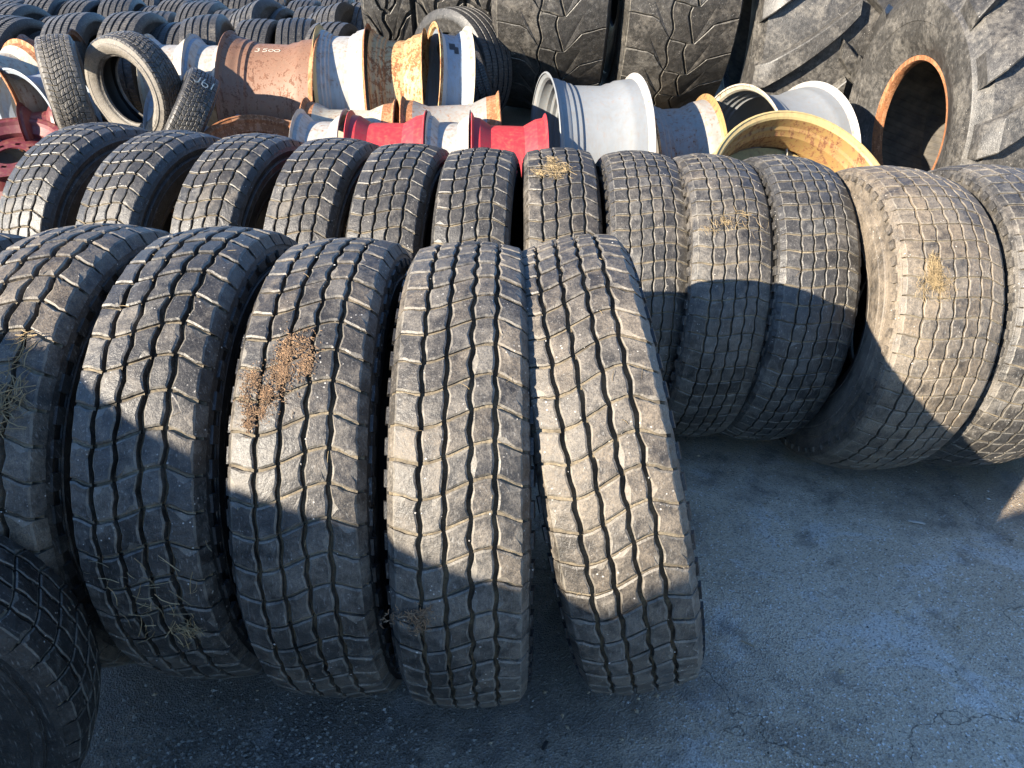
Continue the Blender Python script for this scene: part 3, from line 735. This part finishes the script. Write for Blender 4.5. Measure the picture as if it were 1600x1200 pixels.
tuft('f3', -.25, 52, 'reddish brown crumbly fibre patch on the middle front tyre', 'mulch', 2600, (.022, .032, .0006), .005, .0008, 1, .25)
tuft('f3', -.62, 43, 'small brown fibre patch at the left side of the middle front tyre', 'mulch', 700, (.012, .020, .0007), .005, .0009, 2, .25)
tuft('s7', -.35, 70, 'clump of dry straw on the crown of the seventh second row tyre', 'straw', 420, (.026, .024, .003), .024, .0006, 3, .35, .8)
tuft('s11', -.55, 37, 'bushy clump of dry straw on the shoulder of the light brown tyre', 'straw', 560, (.020, .032, .004), .03, .0005, 4, .5, .8)
tuft('s9', -.15, 49, 'thin straw wisps on the tan dusted ninth tyre', 'straw', 90, (.045, .02, .002), .028, .0006, 5, .25, .7)
tuft('f2', .25, 6, 'sparse dry grass stuck low in the tread of the second front tyre', 'straw', 40, (.045, .06, .003), .04, .0008, 6, .3, .7)
tuft('f2', .55, -8, 'small dry grass tuft in the groove low on the second front tyre', 'straw', 60, (.012, .02, .004), .03, .0009, 7, .6, .7)
tuft('f1', .55, 40, 'dry grass caught in the right shoulder of the leftmost front tyre', 'straw', 80, (.02, .05, .004), .05, .0010, 8, .4, .7)
tuft('f4', -.62, 5, 'earthy fibre crumbs at the shadow edge of the upright front tyre', 'mulch', 300, (.02, .02, .002), .010, .0008, 9, .25)
# loose bits spread over all tyres: one mass nobody could count
v, f = [], []; rng = random.Random(11)
def stone(rng, c, s, M4=None):
    b0 = len(v)
    pts = [(1, 0, 0), (-1, 0, 0), (0, 1, 0), (0, -1, 0), (0, 0, 1), (0, 0, -.6)]
    a = rng.uniform(0, 6.28); sx, sy, sz = s * rng.uniform(.6, 1.3), s * rng.uniform(.6, 1.3), s * rng.uniform(.4, .8)
    for x, y, z in pts:
        x, y, z = x * sx * rng.uniform(.7, 1.2), y * sy * rng.uniform(.7, 1.2), z * sz
        p = Vector((c[0] + x * math.cos(a) - y * math.sin(a), c[1] + x * math.sin(a) + y * math.cos(a), c[2] + z))
        v.append(tuple(M4 @ p if M4 else p))
    for q in ((0, 2, 4), (2, 1, 4), (1, 3, 4), (3, 0, 4), (2, 0, 5), (1, 2, 5), (3, 1, 5), (0, 3, 5)): f.append(tuple(b0 + i for i in q))
for ref in PLACED:
    if ref == 'tc': continue
    for _ in range(46 if ref[0] == 'f' else 22):
        m4, tp = surf(ref, rng.uniform(-.95, .95), rng.uniform(-40, 100), -.001)
        stone(rng, (0, 0, 0), rng.choice((.0009, .0012, .0016, .0024)), m4)
add('grit_on_tyres', mesh('grit_on_tyres', v, f, ['palestone']), kind='stuff', label='pale grit stuck on the tyre treads', cat='grit')
v, f = [], []
for ref in PLACED:
    if ref == 'tc': continue
    for _ in range(9 if ref[0] == 'f' else 4):
        m4, tp = surf(ref, rng.uniform(-.9, .9), rng.uniform(-35, 90), 0)
        a, b = fibres(rng, 1, (.001, .001, .0005), rng.uniform(.01, .03), .0005, .6, .15)
        b0 = len(v); v += [tuple(m4 @ Vector(p)) for p in a]; f += [tuple(b0 + i for i in q) for q in b]
add('loose_straw', mesh('loose_straw', v, f, ['straw']), kind='stuff', label='single straws stuck on the tyre treads', cat='straw')
# gravel on the ground
def gravel(name, n, region, sizes, mat, label, seed):
    global v, f
    v, f = [], []; rg = random.Random(seed)
    for _ in range(n):
        x, y = region(rg); s = rg.choice(sizes) * rg.uniform(.7, 1.3)
        stone(rg, (x, y, gz(x, y) + s * .15), s)
    add(name, mesh(name, v, f, [mat]), kind='stuff', label=label, cat='gravel')
gravel('gravel', 9000, lambda r: (r.gauss(-.55, .28), r.gauss(.92, .16)), (.002, .003, .003, .0045, .006), 'stone', 'loose dark gravel on the ground below the front tyres', 21)
gravel('loose_grit', 6000, lambda r: (r.uniform(-1.2, 2.2), r.uniform(.7, 2.6)), (.0012, .0016, .002, .003), 'stone', 'fine grit scattered over the asphalt', 22)
gravel('pale_chips', 260, lambda r: (r.uniform(-1.0, 2.0), r.uniform(.7, 2.4)), (.0018, .003, .0045), 'palestone', 'pale stone chips scattered over the asphalt', 23)

gravel('leaf_crumbs', 420, lambda r: (r.uniform(-1.0, 2.0), r.uniform(.7, 2.4)), (.002, .003, .006), 'bark', 'dark crumbs of bark and leaf on the asphalt', 24)
# small scraps, each a thing
def scrap(name, label, x, y, L, Wd, H, rz, mat, cat='scrap'):
    vv = []
    for sx in (-1, -.3, .4, 1):
        b = .15 * H * math.sin(sx * 3)
        k = .8 if abs(sx) == 1 else 1
        for sy, sz in ((-1, 0), (1, 0), (1, 1), (-1, 1)):
            vv.append((sx * L / 2, sy * Wd / 2 * k, sz * H * k + b))
    ff = [(3, 2, 1, 0), (12, 13, 14, 15)]
    for i in range(3):
        for j in range(4): ff.append((i * 4 + j, i * 4 + (j + 1) % 4, i * 4 + 4 + (j + 1) % 4, i * 4 + 4 + j))
    add(name, mesh(name, vv, ff, [mat]), None, T(x, y, gz(x, y) + .001) @ RZ(R_(rz)), label=label, cat=cat)
scrap('plastic_sliver', 'white plastic sliver on the asphalt below the third front tyre', -.38, 1.02, .024, .006, .004, 10, 'white')
scrap('cigarette_stub', 'white cigarette stub on the asphalt at the bottom edge', -.43, .925, .03, .007, .007, 55, 'white')
scrap('black_peg', 'short black plastic peg on the asphalt right of the upright front tyre', .075, 1.12, .022, .009, .008, 60, 'black')
scrap('twig', 'short dark twig on the asphalt right of the leaning tyre', .62, 1.42, .035, .004, .004, -35, 'bark', 'twig')
scrap('pale_stick', 'thin pale stick on the asphalt near the light brown tyre', 1.30, 1.92, .05, .006, .005, -20, 'palestone', 'stick')
# dead grass at the right edge of the yard and a dry bush in the tyre field
v, f = [], []; rng = random.Random(31)
for _ in range(5200):
    x = rng.uniform(1.35, 3.4); y = row_line(x) + rng.uniform(-.75, .5)
    if y + .30 * x < 2.72 + rng.uniform(-.1, .25): continue
    z = gz(x, y); a = rng.uniform(0, 6.28); L = rng.uniform(.02, .075); d = Vector((math.cos(a), math.sin(a), rng.uniform(.0, .6))) * L
    pn = Vector((-math.sin(a), math.cos(a), 0)) * .0012; p = Vector((x, y, z + .001)); b0 = len(v)
    v += [tuple(p + pn), tuple(p - pn), tuple(p + d * .6 + pn * .8), tuple(p + d * .6 - pn * .8), tuple(p + d * 1.0 + Vector((0, 0, -.3 * d.z)))]
    f += [(b0, b0 + 1, b0 + 3, b0 + 2), (b0 + 2, b0 + 3, b0 + 4)]
add('dead_grass', mesh('dead_grass', v, f, ['straw']), kind='stuff', label='dead yellow grass at the right edge of the yard', cat='grass')
def dry_bush(label, c, n, h, seed):
    rg = random.Random(seed); v, f = [], []
    for _ in range(n):
        a = rg.uniform(0, 6.28); tilt = rg.uniform(.05, .8); p = Vector((rg.gauss(0, .05), rg.gauss(0, .05), 0)); d = Vector((math.cos(a) * tilt, math.sin(a) * tilt, 1)).normalized()
        r = rg.uniform(.002, .006); L = h * rg.uniform(.5, 1.1); b0 = len(v)
        for i in range(6):
            q = p + d * L * i / 5 + Vector((rg.uniform(-1, 1), rg.uniform(-1, 1), -.3 * (i / 5) ** 2)) * .03 * i / 5 * h * 4
            w_ = r * (1 - i / 6.5)
            v += [tuple(q + Vector((w_, 0, 0))), tuple(q + Vector((-w_ * .5, w_ * .87, 0))), tuple(q + Vector((-w_ * .5, -w_ * .87, 0)))]
        for i in range(5):
            for j in range(3): k = b0 + 3 * i; f.append((k + j, k + (j + 1) % 3, k + 3 + (j + 1) % 3, k + 3 + j))
    t = thing('dry_bush', label, 'bush', T(*c)); add('stems', mesh('stems', v, f, ['bark']), t, kind='stuff')
dry_bush('dry leafless bush between the tyre field and the tall lug tyres', on(-1.62, 7.2), 160, .95, 1)
dry_bush('dry leafless bush nearest the tall lug tyres', on(-1.15, 7.6), 160, .95, 2)
